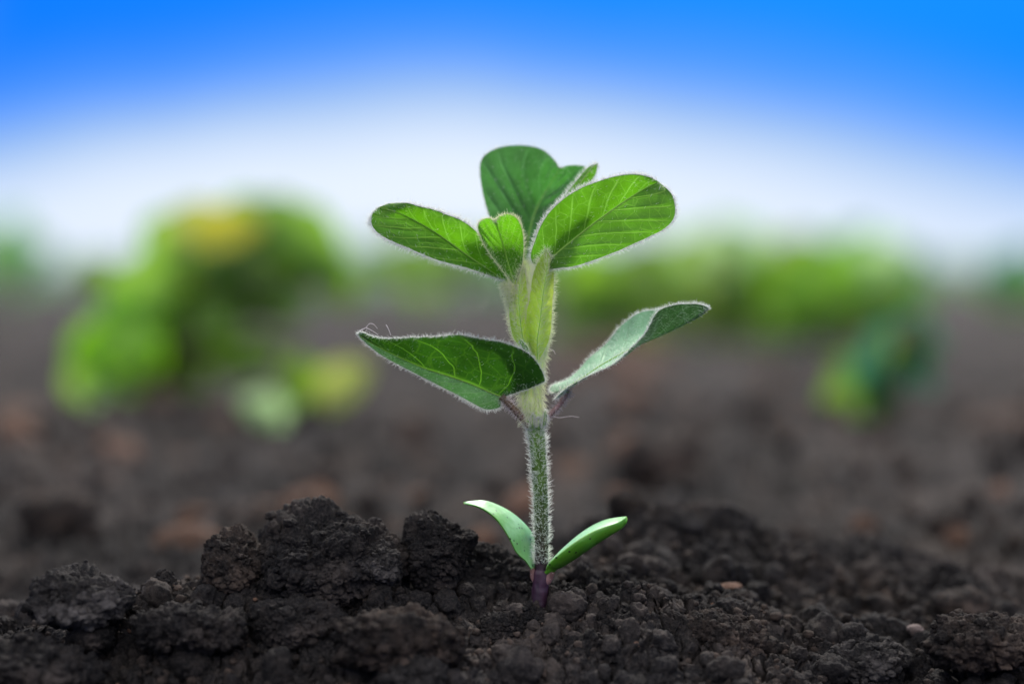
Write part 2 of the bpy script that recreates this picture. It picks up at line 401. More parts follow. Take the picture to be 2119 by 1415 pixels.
# ------------------------------------------------------------------ ground
def ground_h(x, y):
    """smooth base height of the soil in cm, x to the right, y away from the camera"""
    px = x
    top = np.interp(px, [-14, -11, -9.6, -8.6, -6.5, -3, 0, 2.5, 5, 7.5, 12], [-1.5, -.95, -.6, -.1, .05, .15, .0, -.22, -.75, -1.3, -1.7])
    front = np.minimum(y, 0) * .62 + np.where(y < -5, (y + 5) * -.45, 0)
    backl = -1.3 * sstep(y, .6, 6.5) * sstep(-px, -1.5, 5)
    backr = .1 * sstep(y, 0, 5) * sstep(px, 1, 5)
    far = sstep(y, 2, 14)
    lvl = top + backl + backr
    lvl = lvl * (1 - far) + (-1.0) * far
    ridge = (np.interp(x, [-.9, .2, 1.2, 2.8, 4.5, 7.25, 12, 16], [0, .4, 1.05, 1.6, 1.6, 1.2, .75, 0])) * np.exp(-((y - 8) / 3.0) ** 2)
    base = .16 * np.exp(-(x * x + y * y) / .5)
    h = lvl + np.maximum(front, -6) + ridge + base
    return h
def relief(x, y):
    p2 = np.stack([x, y], -1); z = np.zeros_like(x)
    p3 = np.stack([x, y, z + 3.3], -1)
    w1 = perlin(p3 * 1.3); w2 = perlin(p3 * 1.3 + 40)
    w3 = perlin(p3 * 5 + 9); w4 = perlin(p3 * 5 + 70)
    q = p2 + np.stack([w1, w2], -1) * .35 + np.stack([w3, w4], -1) * .07
    h = fbm(p3 * .45, 3) * .45
    fine = 1 - sstep(y, 12, 30)
    for sc, am, sd, fl in ((.75, .66, 1, 1), (1.9, .32, 5, 1), (4.6, .135, 9, fine), (11.0, .052, 13, fine)):
        f1, f2 = worley2(q * sc, sd)
        h = h + am * (np.sqrt(np.clip(1.15 - f1 * f1, 0, 2)) - .75) * fl - am * .5 * (1 - sstep(f2 - f1, 0, .16)) * fl
    h = h + fbm(p3 * 6.5, 5, .65) * .085 * fine
    farr = sstep(y, 10, 40)
    f1, f2 = worley2(p2 * .26, 21)
    h = h + farr * (2.3 * (np.clip(.75 - f1, 0, 1)) + fbm(p3 * .07, 3) * .9 * sstep(y, 20, 120))
    return h
def soil_z(x, y): return ground_h(x, y) + relief(x, y) * np.interp(y, [-60, -9, 400, 3000], [1, 1, 1, 0.4])
step = .027
ys = [-150, -110, -80, -60, -45, -34, -26, -20, -16, -13, -11, -9.5, -8.4, -7.6, -7]
y = -6.5
while y < 7: ys.append(y); y += step
st_ = step
while y < 40000: ys.append(y); st_ = min(st_ * 1.035, max((y + 54) * .02, st_)); y += st_
ys = np.array(ys)
ui = np.linspace(-.245, .245, 900); uo = .245 * 1.13 ** np.arange(1, 30)
us = np.concatenate([-uo[::-1], ui, uo])
YY = np.repeat(ys[:, None], len(us), 1); XX = us[None] * np.maximum(YY + 53.4, 46) + CAM[0]
xf, yf = XX.ravel(), YY.ravel()
zf = soil_z(xf, yf)
p3 = np.stack([xf, yf, zf], -1)
fine = (1 - sstep(yf, 12, 30)) * (1 - sstep(np.abs(us[None] * np.ones_like(YY)).ravel(), .3, .5))
dx = (perlin(p3 * 3.1) * .17 + perlin(p3 * 8 + 5) * .06) * fine; dyy = (perlin(p3 * 3.1 + 31) * .17 + perlin(p3 * 8 + 55) * .06) * fine
V = np.stack([xf + dx, yf + dyy, zf], -1)
mb = MB(); mb.add(V, gridfaces(len(ys), len(us)))
gr = mb.build('ground', M_soil); tag(gr, kind='structure')

# ------------------------------------------------------------------ clods and crumbs
def ico(sub):
    bm = bmesh.new(); bmesh.ops.create_icosphere(bm, subdivisions=sub, radius=1.0)
    v = np.array([p.co[:] for p in bm.verts]); f = np.array([[q.index for q in p.verts] for p in bm.faces]); bm.free(); return v, f
ICO = {}
def rough_shape(sub, dims, seed, lobes=(), amp=1.0, facets=.2):
    if sub not in ICO: ICO[sub] = ico(sub)
    d, f = ICO[sub]; d = d.copy(); o = seed * 13.7
    r = np.ones(len(d))
    r += facets * (worley3(d * 1.1 + o)[0] - .5) + .28 * perlin(d * 1.3 + o) + .14 * perlin(d * 2.9 + o)
    pr = np.random.RandomState(seed + 900)
    for _ in range(13):
        pn = pr.normal(size=3); pn /= np.linalg.norm(pn); pd = pr.uniform(.72, 1.0)
        cut = pd / np.maximum(d @ pn, 1e-3); k_ = 14.0
        r = -np.log(np.exp(-k_ * r) + np.exp(-k_ * np.minimum(cut, 6))) / k_
    r = r / r.mean()
    for (lx, ly, lz, a, k) in lobes:
        l = np.array([lx, ly, lz], float); l /= np.linalg.norm(l)
        r += a * np.exp(-k * (1 - d @ l))
    v = d * r[:, None] * np.asarray(dims)
    sz = float(np.mean(dims))
    n = norm(d / np.asarray(dims))
    p = v + o
    w_ = np.stack([perlin(p * 2.2), perlin(p * 2.2 + 7), perlin(p * 2.2 + 19)], -1) * .18
    disp = 0
    for sc, am in ((1.5, .19), (3.6, .14), (8.0, .07), (17., .028)):
        if am > 0 and (sub >= 4 or sc < 9):
            f1, f2 = worley3((p + w_) * sc / max(.35, min(1, sz)))
            disp = disp + am * (np.sqrt(np.clip(1.1 - f1 * f1, 0, 2)) - .7 - .35 * (1 - sstep(f2 - f1, 0, .18)))
    disp = disp + fbm(p * 2.5 / max(.35, min(1, sz)), 6, .6, True) * .07
    v = v + n * (disp * amp * min(1, sz * 1.1))[:, None]
    if sub >= 6:                                 # smaller aggregates grown onto the clod
        if 3 not in ICO: ICO[3] = ico(3)
        bd, bf = ICO[3]; vs, fs, k0 = [v], [f], len(v); cr_ = np.random.RandomState(seed + 70)
        for _ in range(260):
            i = cr_.randint(len(v)); rad = sz * (.035 + .16 * cr_.rand() ** 3.2)
            q = bd * np.array([1, cr_.uniform(.7, 1.1), cr_.uniform(.6, 1)]); q = q * (1 + .45 * perlin(bd * 1.5 + i) + .25 * perlin(bd * 3.7 + i))[:, None]
            vs.append(q * rad + v[i] - n[i] * rad * .15); fs.append(bf + k0); k0 += len(bd)
        v = np.concatenate(vs); f = np.concatenate(fs)
    return v, f
def clod(px, py, y, dims, seed, label, m=None, lobes=(), sub=6, amp=1.0, rot=0, cat='soil clod', name='soil_clod', group=None, bury=None, facets=.2):
    c = at(px, py, y)
    v, f = rough_shape(sub, dims, seed, lobes, amp, facets)
    ca, sa = math.cos(rot), math.sin(rot)
    v = np.stack([v[:, 0] * ca - v[:, 2] * sa, v[:, 1], v[:, 0] * sa + v[:, 2] * ca], -1) + c
    gz = float(soil_z(np.array([c[0]]), np.array([y]))[0])
    if bury:                                   # sit down into the soil when it would hover
        lo = v[:, 2].min(); 
        if lo > gz - .1: v[:, 2] -= lo - (gz - bury)
    mb = MB(); mb.add(v, None, f)
    o = mb.build(name, m or M_soil, origin=(c[0], y, v[:, 2].min()))
    return tag(o, label, cat, group)
clod(678, 1170, .6, (1.45, 1.2, .95), 1, 'large dark pointed clod forming the tallest peak left of the seedling', lobes=[(-.62, 0, 1.0, .40, 14), (-.12, .1, 1, .32, 30), (1.2, 0, -.1, .25, 9), (-1, 0, -.5, .15, 6), (-.3, -.3, -1, .3, 3)], sub=7)
clod(492, 1172, .3, (.66, .6, .66), 2, 'brown crumbly clod leaning on the left side of the tallest clod', M_soil_b, lobes=[(.05, 0, 1, .2, 12)])
clod(770, 1165, -.1, (.62, .55, .36), 15, 'pale dusty shoulder clod low on the right side of the tallest clod', M_soil_dry, sub=6, rot=-.4)
clod(905, 1135, .5, (.62, .6, .56), 3, 'dark double-knobbed clod standing between the tallest clod and the seedling', lobes=[(-.6, 0, 1, .55, 16), (1.0, 0, .45, .5, 12), (0, 0, -1, .5, 3)])
clod(1000, 1195, 1.3, (1.0, .7, .62), 4, 'low rounded dark clod sloping down to the seedling base on its left', sub=6)
clod(335, 1232, .2, (.42, .4, .42), 5, 'small knobbly dark clod between the brown clod and the far left clod', lobes=[(0, 0, 1, .25, 10)])
clod(172, 1243, -1.3, (1.0, .75, .52), 6, 'rounded clod with a pale dusty top at the far left', M_soil_dry, lobes=[(-.8, 0, .5, .1, 6)])
clod(840, 1335, -2.3, (1.25, .8, .62), 8, 'broad brownish out of focus clod at the front left of centre', M_soil_b, rot=-.1)
clod(860, 1405, -3.0, (.62, .5, .45), 9, 'small pale brown lump at the bottom edge left of centre', M_soil_dry)
clod(1095, 1290, -.5, (.42, .4, .40), 10, 'grey cracked lump directly in front of the purple stem base')
clod(1035, 1300, -.8, (.40, .4, .34), 11, 'dark lump just left of the cracked lump before the stem')
clod(1200, 1370, -1.2, (.85, .6, .52), 12, 'dark craggy clod at the bottom right of the stem')
clod(1310, 1300, -.3, (.85, .7, .40), 13, 'craggy flat topped clod right of the stem base', rot=-.15)
clod(1500, 1320, -.3, (1.0, .8, .46), 14, 'brownish rubbly clod low on the slope right of centre', M_soil_b, rot=-.25)
clod(1790, 1375, -.1, (.80, .6, .50), 16, 'greyish sharp clod at the bottom of the frame on the right', M_soil_dry)
clod(1300, 1045, 7.5, (.42, .4, .28), 17, 'blurred brown lump on the crest of the rise behind the right seed leaf', M_soil_b, rot=-.3, bury=.2)
clod(1420, 1080, 6.8, (.38, .34, .2), 25, 'wider blurred lump on the crest of the rise, right of the brown one', M_soil_dry, rot=-.3, bury=.2)
clod(1230, 1100, 5.5, (.4, .4, .26), 26, 'blurred lump between the downy stem and the crest of the rise', M_soil_b, bury=.2)
clod(1000, 1120, 16, (.42, .4, .35), 18, 'small reddish blurred clod seen between the left seed leaf and the double-knobbed clod', M_soil_red, sub=4)
clod(2040, 1330, -.8, (1.1, .8, .5), 19, 'brown flecked clod at the right edge of the frame', M_soil_b)
clod(60, 1385, -2.8, (1.2, .8, .5), 20, 'dark blurred clod in the bottom left corner')
clod(610, 1290, -1.4, (.9, .6, .42), 22, 'dark lump below the tallest clod on the front slope')
clod(400, 1300, -1.7, (1.0, .7, .42), 23, 'dark rubbly lump below the brown clod on the front slope')
clod(190, 1320, -1.5, (.42, .4, .28), 24, 'small sharp dark crumb just below the far left clod', sub=5)
far_cl = [(45, 905, 60, 2.1, 'blurred reddish brown clod far back at the left edge'),
          (400, 945, 42, 1.2, 'blurred reddish brown clod below the big leafy plant'),
          (1365, 955, 34, 1.5, 'blurred pale brown clod right of the downy stem'),
          (1290, 765, 120, 4.0, 'blurred rosy brown clod behind the lower right leaf'),
          (2085, 875, 55, 1.6, 'blurred pinkish clod far back at the right edge'),
          (1180, 985, 36, .9, 'blurred orange brown clod just right of the lower stem'),
          (700, 850, 66, 1.6, 'blurred rosy clod under the olive leaves'),
          (110, 1070, 18, 1.1, 'blurred grey brown clod above the far left clod'),
          (1780, 1090, 12, .7, 'blurred grey clod on the right slope'),
          (1480, 1130, 8, .55, 'blurred brownish clod above the right slope'),
          (1990, 1220, 4, .6, 'blurred rosy clod near the right edge')]
for i, (a, b, yy, r_, lb) in enumerate(far_cl):
    clod(a, b, yy, (r_, r_, r_ * .55), 30 + i, lb, M_soil_red if i in (0, 1, 3, 4, 5, 6) else M_soil_b, sub=4, bury=.35 * r_)
clod(1347, 1381, -1.55, (.13, .10, .09), 60, 'tiny orange brown woody fragment on the dark soil at the bottom', M_soil_red, sub=4, cat='wood fragment', name='wood_fragment', rot=-.6)
clod(1893, 1303, 1.2, (.2, .15, .12), 61, 'small pinkish white pebble on the right slope', soil_mat('pale_pebble', (.16, .12, .11), (.3, .24, .23), (.3, .7)), sub=4, cat='pebble', name='pebble', amp=.2)
clod(1247, 1212, 1.6, (.20, .16, .11), 62, 'small grey white pebble behind the stem on its right', soil_mat('grey_pebble', (.2, .2, .22), (.4, .4, .42), (.3, .7)), sub=4, cat='pebble', name='pebble', amp=.2)
clod(1510, 1213, 2.0, (.3, .2, .08), 63, 'flat tan chip on the slope right of the seedling', M_soil_red, sub=4, cat='chip', name='wood_chip', amp=.3)
# loose crumbs: uncountable
def crumbs(name, n, smin, smax, sub, xr, yr, seed, m, label):
    r = np.random.RandomState(seed); tm = [rough_shape(sub, (1, r.uniform(.7, 1), r.uniform(.55, .9)), 100 + seed * 10 + k, amp=.9, facets=.5) for k in range(9)]
    mb = MB(); u = r.rand(n)
    yy = yr[0] + (yr[1] - yr[0]) * r.rand(n); xx = r.uniform(-1, 1, n) * .235 * (yy + 53.4) + CAM[0]
    sz = smin * (smax / smin) ** (u ** 2.2); zz = soil_z(xx, yy)
    for k in range(n):
        v, f = tm[k % 9]; q = r.normal(size=4); q /= np.linalg.norm(q); a, b, c, d = q
        R = np.array([[1 - 2 * (c * c + d * d), 2 * (b * c - a * d), 2 * (b * d + a * c)], [2 * (b * c + a * d), 1 - 2 * (b * b + d * d), 2 * (c * d - a * b)], [2 * (b * d - a * c), 2 * (c * d + a * b), 1 - 2 * (b * b + c * c)]])
        mb.add((v @ R.T) * sz[k] + np.array([xx[k], yy[k], zz[k] + sz[k] * .1]), None, f)
    o = mb.build(name, m); return tag(o, label, 'soil', kind='stuff')
crumbs('soil_crumbs', 520, .14, .5, 4, None, (-4.5, 5), 1, M_soil, 'loose dark soil crumbs strewn over the ridge')
crumbs('soil_grit', 4200, .03, .15, 2, None, (-4.5, 6), 2, M_soil_b, 'fine brownish soil grit lying over the ridge')
crumbs('soil_flecks', 120, .02, .07, 2, None, (-4, 4), 4, M_soil_red, 'tiny orange brown flecks scattered in the dark soil')
crumbs('dry_lumps', 70, .35, 1.1, 3, None, (16, 120), 5, M_soil_red, 'reddish dry lumps blurred across the field behind')
crumbs('field_lumps', 420, .2, .8, 4, None, (13, 70), 3, M_soil_b, 'blurred soil lumps lying over the field behind')

# ------------------------------------------------------------------ the seedling
SEED = thing('seedling', (0, 0, 0), 'downy green soybean seedling with a purple stem base, the sharp plant in the centre', 'seedling')
def pts(lst, y=None): return np.array([at(*(p if len(p) == 3 else (*p, y))) for p in lst])

# stem parts
mb = MB()
path = cr(pts([(1114, 1300, 0), (1116, 1245, 0), (1119, 1205, 0), (1120, 1178, 0)]), 40)
tube(mb, path, np.interp(np.linspace(0, 1, 40), [0, .4, .8, .9, 1], [.195, .185, .178, .178, .160]), 28, 0, .012)
o = mb.build('stem_base', M_hypo, SEED); tag(o, 'smooth purple stem base')

mb = MB()
path = cr(pts([(1120, 1184, 0), (1121, 1130, 0), (1120, 1060, 0), (1117, 990, 0), (1113, 930, 0), (1109, 890, 0), (1107, 862, 0)]), 120)
r_ = np.interp(np.linspace(0, 1, 120), [0, .1, .5, .85, .95, 1], [.150, .148, .162, .19, .225, .21])
Vg, Ng, Tg = tube(mb, path, r_, 32, 0, .010)
P_, N_, t_ = surf_pick(Vg, Ng, 2900, 21)
keep = t_ > .06; P_, N_, t_ = P_[keep], N_[keep], t_[keep]
rr = np.random.RandomState(5)
hairs(mb, P_, N_ * .9 + np.array([0, 0, .25]) + rr.normal(size=N_.shape) * .3,   .12, .0058, np.array([0, 0, .25]), 1, seed=1)
o = mb.build('stem', [M_stem, M_hair], SEED)

mb = MB()
path = cr(pts([(1106, 870, 0), (1100, 830, 0), (1098, 790, .1), (1101, 745, .2), (1102, 700, .3)]), 80)
Vg, Ng, Tg = tube(mb, path, np.interp(np.linspace(0, 1, 80), [0, .1, .5, 1], [.24, .21, .235, .27]), 32, 0, .012)
P_, N_, t_ = surf_pick(Vg, Ng, 2300, 22)
hairs(mb, P_, N_ * .7 + np.array([0, 0, -.55]) + rr.normal(size=N_.shape) * .3, .16, .0060, np.array([0, 0, -.3]), 1, seed=2)
o = mb.build('upper_stem', [M_stem_up, M_hair_g], SEED)

def petiole(name, pl, rads, m, hm, nh, seed, hl=.10, parent=SEED, label=None, lift=.1, n=60):
    mb = MB(); path = cr(pts(pl), n)
    Vg, Ng, _ = tube(mb, path, np.interp(np.linspace(0, 1, n), np.linspace(0, 1, len(rads)), rads), 24, 0, .008)
    P_, N_, t_ = surf_pick(Vg, Ng, nh, seed)
    hairs(mb, P_, N_ + np.array([0, 0, lift]) + np.random.RandomState(seed).normal(size=N_.shape) * .35, hl, .0052, None, 1, curl=.5, seed=seed)
    o = mb.build(name, [m, hm], parent)
    if label: o['label'] = label
    return o

def make_leaf(name, N, M, Fe, mtop, parent=SEED, nt=150, ns=34, bulge=(.05, .05), quilt=.02, nq=8, slant=1.6, fringe=1400, hl=.10, surf=900, hmat=None, seed=0, tubes=True, vr=.012, edge_down=0.0, hair_out=(0, 0, 0), sub=None, surfl=.07, mat_f=None):
    """a leaf blade from three long curves: one margin, midrib, other margin"""
    mb = MB(); t = np.linspace(0, 1, nt)
    cn, cm, cf = cr(pts(N), nt), cr(pts(M), nt), cr(pts(Fe), nt)
    s = np.linspace(-1, 1, 2 * ns + 1); G = np.zeros((nt, len(s), 3))
    for j, sv in enumerate(s):
        e = cn if sv < 0 else cf; a = abs(sv)
        G[:, j] = cm * (1 - a) + e * a
    du = np.gradient(G, axis=0); dv = np.gradient(G, axis=1); Nn = norm(np.cross(du, dv) + 1e-12)
    # average the normal over each half so the bulge is smooth across the blade
    for h_, sl, b in ((0, slice(0, ns + 1), bulge[0]), (1, slice(ns, None), bulge[1])):
        nm = norm(Nn[:, sl].mean(1)); k = np.ones(9) / 9
        nm = norm(np.stack([np.convolve(np.pad(nm[:, c], 4, mode='edge'), k, 'valid') for c in range(3)], -1))
        a = np.abs(s[sl]); prof = (4 * a * (1 - a)) * b
        env = np.sin(np.pi * np.clip(t, .0, 1)) ** .5
        ph = t[:, None] * nq - slant * a[None] ** .85 + (.45 if h_ else 0)
        q = np.abs(np.cos(np.pi * ph)) ** .7 * quilt * (4 * a * (1.05 - a)).clip(0, 1)[None]
        disp = env[:, None] * (prof[None] + q)
        fl = slice(0, ns) if h_ == 0 else slice(ns + 1, None); dd = disp[:, :-1] if h_ == 0 else disp[:, 1:]
        G[:, fl] += nm[:, None] * dd[..., None]
    nf = perlin(G.reshape(-1, 3) * 1.6 + seed).reshape(nt, -1) * .05 * np.abs(s)[None] * np.sin(np.pi * t)[:, None]
    G += Nn * nf[..., None]
    uv = np.stack(np.meshgrid(t, s, indexing='ij'), -1).reshape(-1, 2)
    gf = gridfaces(nt, len(s)); mb.add(G.reshape(-1, 3), gf, None, 0, uv)
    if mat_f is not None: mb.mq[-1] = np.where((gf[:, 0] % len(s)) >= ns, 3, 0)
    # midrib as a low ridge
    Pm = G[:, ns] ; tube(mb, Pm, np.interp(t, [0, .7, 1], [vr * 1.5, vr, vr * .4]), 8, 2, 0)
    r = np.random.RandomState(seed + 50)
    du = norm(np.gradient(G, axis=0)); dv = norm(np.gradient(G, axis=1)); Nn = norm(np.cross(du, dv) + 1e-12)
    for side, jj, sg in ((0, 0, -1), (1, -1, 1)):
        E = G[:, jj]; L_ = np.linalg.norm(np.diff(E, axis=0), axis=1); cum = np.concatenate([[0], np.cumsum(L_)]) / L_.sum()
        m_ = int(fringe * .36); tt = np.interp(r.rand(m_), cum, np.arange(nt)); i = np.minimum(tt.astype(int), nt - 2); f = (tt - i)[:, None]
        Pp = E[i] * (1 - f) + E[i + 1] * f
        D = sg * dv[i, jj] + r.normal(size=Pp.shape) * .35 + du[i, jj] * .25 + Nn[i, jj] * r.normal(size=(m_, 1)) * .4 + np.array(hair_out)
        hairs(mb, Pp, D, hl * .98, .0048, None, 1, curl=.35, seed=seed + side)
    if surf:
        i = r.randint(1, nt - 1, surf); j = r.randint(1, len(s) - 1, surf); sg = np.where(r.rand(surf) < .5, -1, 1)[:, None]
        hairs(mb, G[i, j], Nn[i, j] * sg * .8 + du[i, j] * .7 + r.normal(size=(surf, 3)) * .3, surfl, .0036, None, 1, curl=.3, seed=seed + 9)
    return mb.build(name, [mtop, hmat or M_hair, M_rib] + ([mat_f] if mat_f is not None else []), parent)

# --- lower pair of leaves
lowL = make_leaf('leaf',
    N=[(1040, 822, 0), (1113, 797, -.5), (1127, 782, -.6), (1101, 739, -.9), (1054, 712, -1.2), (1010, 704, -1.3), (948, 694, -1.3), (890, 697, -1.1), (842, 699, -.9), (783, 699, -.6), (752, 687, -.5), (738, 690, -.45)],
    M=[(1038, 822, 0), (1030, 818, 0), (1012, 811, 0), (994, 803, 0), (970, 793, 0), (945, 784, -.02), (915, 774, -.05), (880, 763, -.1), (840, 746, -.2), (800, 727, -.3), (765, 708, -.4), (738, 690, -.45)],
    Fe=[(1038, 824, 0), (1034, 842, .05), (1008, 847, .1), (985, 838, .1), (960, 825, .1), (936, 812, .1), (900, 794, .1), (865, 776, .05), (825, 756, -.05), (785, 732, -.2), (755, 708, -.35), (738, 690, -.45)],
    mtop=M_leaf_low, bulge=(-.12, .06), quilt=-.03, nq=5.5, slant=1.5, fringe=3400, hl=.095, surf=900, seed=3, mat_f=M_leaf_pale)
lowR = make_leaf('leaf',
    N=[(1172, 812, -.1), (1150, 824, -.2), (1171, 806, -.4), (1205, 785, -.6), (1245, 765, -.8), (1283, 745, -.9), (1312, 718, -1), (1338, 690, -1), (1360, 648, -.9), (1385, 633, -.8), (1419, 630, -.6), (1450, 631, -.4), (1468, 637, -.2)],
    M=[(1176, 812, .2), (1166, 806, .1), (1190, 791, 0), (1215, 775, 0), (1245, 755, .0), (1275, 738, .0), (1300, 724, .0), (1325, 712, .0), (1358, 699, .0), (1392, 684, 0), (1425, 668, -.05), (1452, 653, -.1), (1468, 637, -.2)],
    Fe=[(1174, 811, .2), (1142, 812, .3), (1142, 798, .6), (1171, 785, .9), (1199, 763, 1.1), (1222, 741, 1.2), (1250, 714, 1.3), (1281, 679, 1.3), (1305, 660, 1.2), (1334, 645, 1), (1372, 640, .6), (1425, 641, .2), (1468, 637, -.2)],
    mtop=M_leaf_silver, bulge=(-.06, -.05), quilt=.022, nq=7, slant=1.5, fringe=3000, hl=.09, surf=1800, seed=8, hair_out=(0, 0, 0))
lowR['label'] = 'silvery leaf curling up to a dark green tip'
petiole('petiole', [(1100, 884, -.05), (1084, 868, -.08), (1062, 845, -.05), (1038, 820, .0)], [.085, .078, .072, .085], M_pet, M_hair_p, 420, 31, .11, lowL_parent := SEED)
petiole('petiole', [(1116, 884, -.0), (1130, 866, .05), (1150, 845, .1), (1172, 816, .22), (1178, 809, .28)], [.08, .068, .064, .06, .02], M_petg, M_hair_p, 420, 32, .12)

# --- upper leaves
leafA = make_leaf('leaf',
    N=[(1048, 582, .1), (1020, 574, 0), (985, 563, -.2), (945, 551, -.3), (900, 535, -.4), (855, 517, -.4), (820, 502, -.4), (790, 488, -.3), (772, 470, -.2), (768, 455, -.1), (772, 440, 0), (782, 430, .05)],
    M=[(1048, 581, .15), (1028, 569, .15), (1000, 550, .15), (970, 530, .15), (940, 508, .15), (915, 490, .15), (890, 474, .15), (865, 460, .15), (842, 448, .15), (820, 439, .1), (800, 433, .1), (783, 430, .05)],
    Fe=[(1050, 579, .2), (1035, 548, .1), (1015, 517, .05), (998, 493, .0), (975, 470, -.05), (950, 455, -.1), (922, 444, -.1), (895, 434, -.1), (868, 427, -.1), (842, 420, -.0), (810, 420, .3), (783, 429, .05)],
    mtop=M_leaf, bulge=(.05, -.10), quilt=.018, nq=7, slant=1.8, fringe=3000, hl=.13, surf=200, seed=12, hair_out=(0, 0, -.35))
leafB = make_leaf('leaf',
    N=[(1085, 545, 1.4), (1060, 520, 1.5), (1035, 485, 1.6), (1014, 450, 1.7), (1001, 405, 1.8), (994, 360, 1.9), (996, 332, 2), (1012, 315, 2.1), (1040, 304, 2.2), (1080, 301, 2.3), (1118, 308, 2.3), (1142, 326, 2.2), (1159, 348, 2.1)],
    M=[(1085, 545, 1.4), (1088, 525, 1.6), (1091, 505, 1.8), (1094, 487, 2.0), (1098, 470, 2.1), (1102, 455, 2.2), (1107, 440, 2.3), (1113, 425, 2.4), (1121, 410, 2.4), (1130, 395, 2.4), (1140, 379, 2.3), (1150, 363, 2.2), (1159, 348, 2.1)],
    Fe=[(1087, 545, 1.4), (1110, 530, 1.3), (1130, 505, 1.2), (1148, 480, 1.2), (1165, 455, 1.2), (1180, 432, 1.2), (1193, 412, 1.3), (1204, 393, 1.4), (1213, 375, 1.5), (1216, 358, 1.7), (1210, 345, 1.8), (1185, 342, 2), (1159, 347, 2.1)],
    mtop=M_leaf_back, bulge=(-.12, .03), quilt=.07, nq=7, slant=2.0, fringe=1200, hl=.09, surf=500, seed=20)
leafB['label'] = 'broad bluish green leaf at the top back'
leafC = make_leaf('leaf',
    N=[(1120, 520, .9), (1128, 480, .9), (1145, 445, .9), (1165, 412, .95), (1185, 385, 1.0), (1205, 360, 1.1), (1222, 344, 1.1), (1237, 338, 1.1)],
    M=[(1120, 520, .9), (1134, 482, .8), (1150, 450, .8), (1170, 420, .8), (1190, 393, .9), (1209, 368, .95), (1224, 350, 1), (1237, 338, 1.1)],
    Fe=[(1120, 520, .9), (1145, 488, 1), (1165, 460, 1), (1185, 430, 1.0), (1203, 402, 1.0), (1221, 378, 1.05), (1232, 360, 1.1), (1237, 338, 1.1)],
    mtop=M_leaf, bulge=(.02, .03), quilt=.015, nq=8, fringe=1400, hl=.10, surf=300, seed=25, nt=90, ns=14)
leafD = make_leaf('leaf',
    N=[(1112, 560, -.1), (1098, 532, -.1), (1108, 495, -.15), (1122, 462, -.2), (1142, 434, -.25), (1168, 410, -.3), (1200, 391, -.3), (1236, 376, -.25), (1272, 366, -.2), (1305, 361, -.1), (1335, 364, .1), (1362, 375, .4)],
    M=[(1114, 560, -.1), (1128, 545, -.1), (1145, 530, -.1), (1165, 513, -.1), (1187, 495, -.1), (1212, 475, -.1), (1238, 455, -.1), (1264, 436, -.05), (1290, 418, 0), (1316, 401, .1), (1340, 387, .25), (1363, 376, .4)],
    Fe=[(1116, 560, -.1), (1150, 556, -.2), (1185, 552, -.2), (1225, 540, -.25), (1265, 525, -.25), (1305, 508, -.2), (1345, 489, -.15), (1378, 471, -.1), (1395, 450, .0), (1397, 425, .1), (1388, 399, .2), (1364, 377, .4)],
    mtop=M_leaf, bulge=(-.06, -.06), quilt=.03, nq=8, slant=1.8, fringe=3000, hl=.11, surf=260, seed=30, hair_out=(0, 0, -.1))
leafE = make_leaf('leaf',
    N=[(1062, 590, .0), (1040, 560, -.2), (1018, 530, -.4), (1001, 503, -.5), (991, 480, -.6), (990, 464, -.6), (1000, 454, -.6), (1014, 452, -.6), (1023, 457, -.55)],
    M=[(1064, 590, .0), (1058, 568, 0), (1052, 547, 0), (1047, 528, 0), (1042, 510, -.1), (1037, 493, -.2), (1032, 479, -.3), (1027, 467, -.45), (1024, 457, -.55)],
    Fe=[(1066, 590, 0), (1079, 555, -.1), (1084, 522, -.2), (1083, 492, -.3), (1077, 466, -.4), (1066, 449, -.5), (1050, 443, -.55), (1034, 447, -.55), (1024, 457, -.55)],
    mtop=M_leaf, bulge=(.05, .06), quilt=.025, nq=6, slant=2.0, fringe=1500, hl=.10, surf=900, seed=40, hmat=M_hair_g, nt=90, ns=22)
leafE['label'] = 'small notched leaflet at the centre of the top'
# folded young leaves
def folded(name, N, M, Fe, seed, fr=1300, sf=800, lab=None):
    o = make_leaf(name, N=N, M=M, Fe=Fe, mtop=M_leaf_young, bulge=(.06, .06), quilt=.03, nq=10, slant=2.5, fringe=fr, hl=.14, surf=sf, surfl=.13, seed=seed, hmat=M_hair_g, nt=110, ns=20, vr=.007)
    if lab: o['label'] = lab
    return o
folded('young_leaf',
    N=[(1108, 745, -.1), (1090, 705, -.15), (1090, 660, -.2), (1097, 610, -.25), (1104, 570, -.25), (1114, 540, -.25), (1130, 515, -.2)],
    M=[(1112, 745, -.35), (1112, 705, -.5), (1118, 660, -.6), (1124, 610, -.6), (1130, 570, -.55), (1134, 540, -.4), (1131, 515, -.2)],
    Fe=[(1116, 745, -.1), (1136, 705, .0), (1143, 660, .05), (1145, 620, .0), (1147, 580, -.0), (1145, 545, -.1), (1131, 515, -.2)], seed=60, lab='taller folded downy leaf on the right')
folded('young_leaf',
    N=[(1102, 742, -.1), (1066, 705, .1), (1055, 665, .15), (1054, 630, .1), (1058, 600, .0), (1068, 575, -.0), (1083, 552, -.1)],
    M=[(1104, 742, -.3), (1084, 705, -.35), (1077, 665, -.4), (1074, 630, -.4), (1074, 600, -.3), (1078, 575, -.2), (1083, 552, -.1)],
    Fe=[(1106, 742, -.1), (1104, 705, -.15), (1098, 665, -.2), (1094, 630, -.2), (1092, 600, -.15), (1089, 575, -.1), (1084, 552, -.1)], seed=70, lab='shorter folded downy leaf on the left')
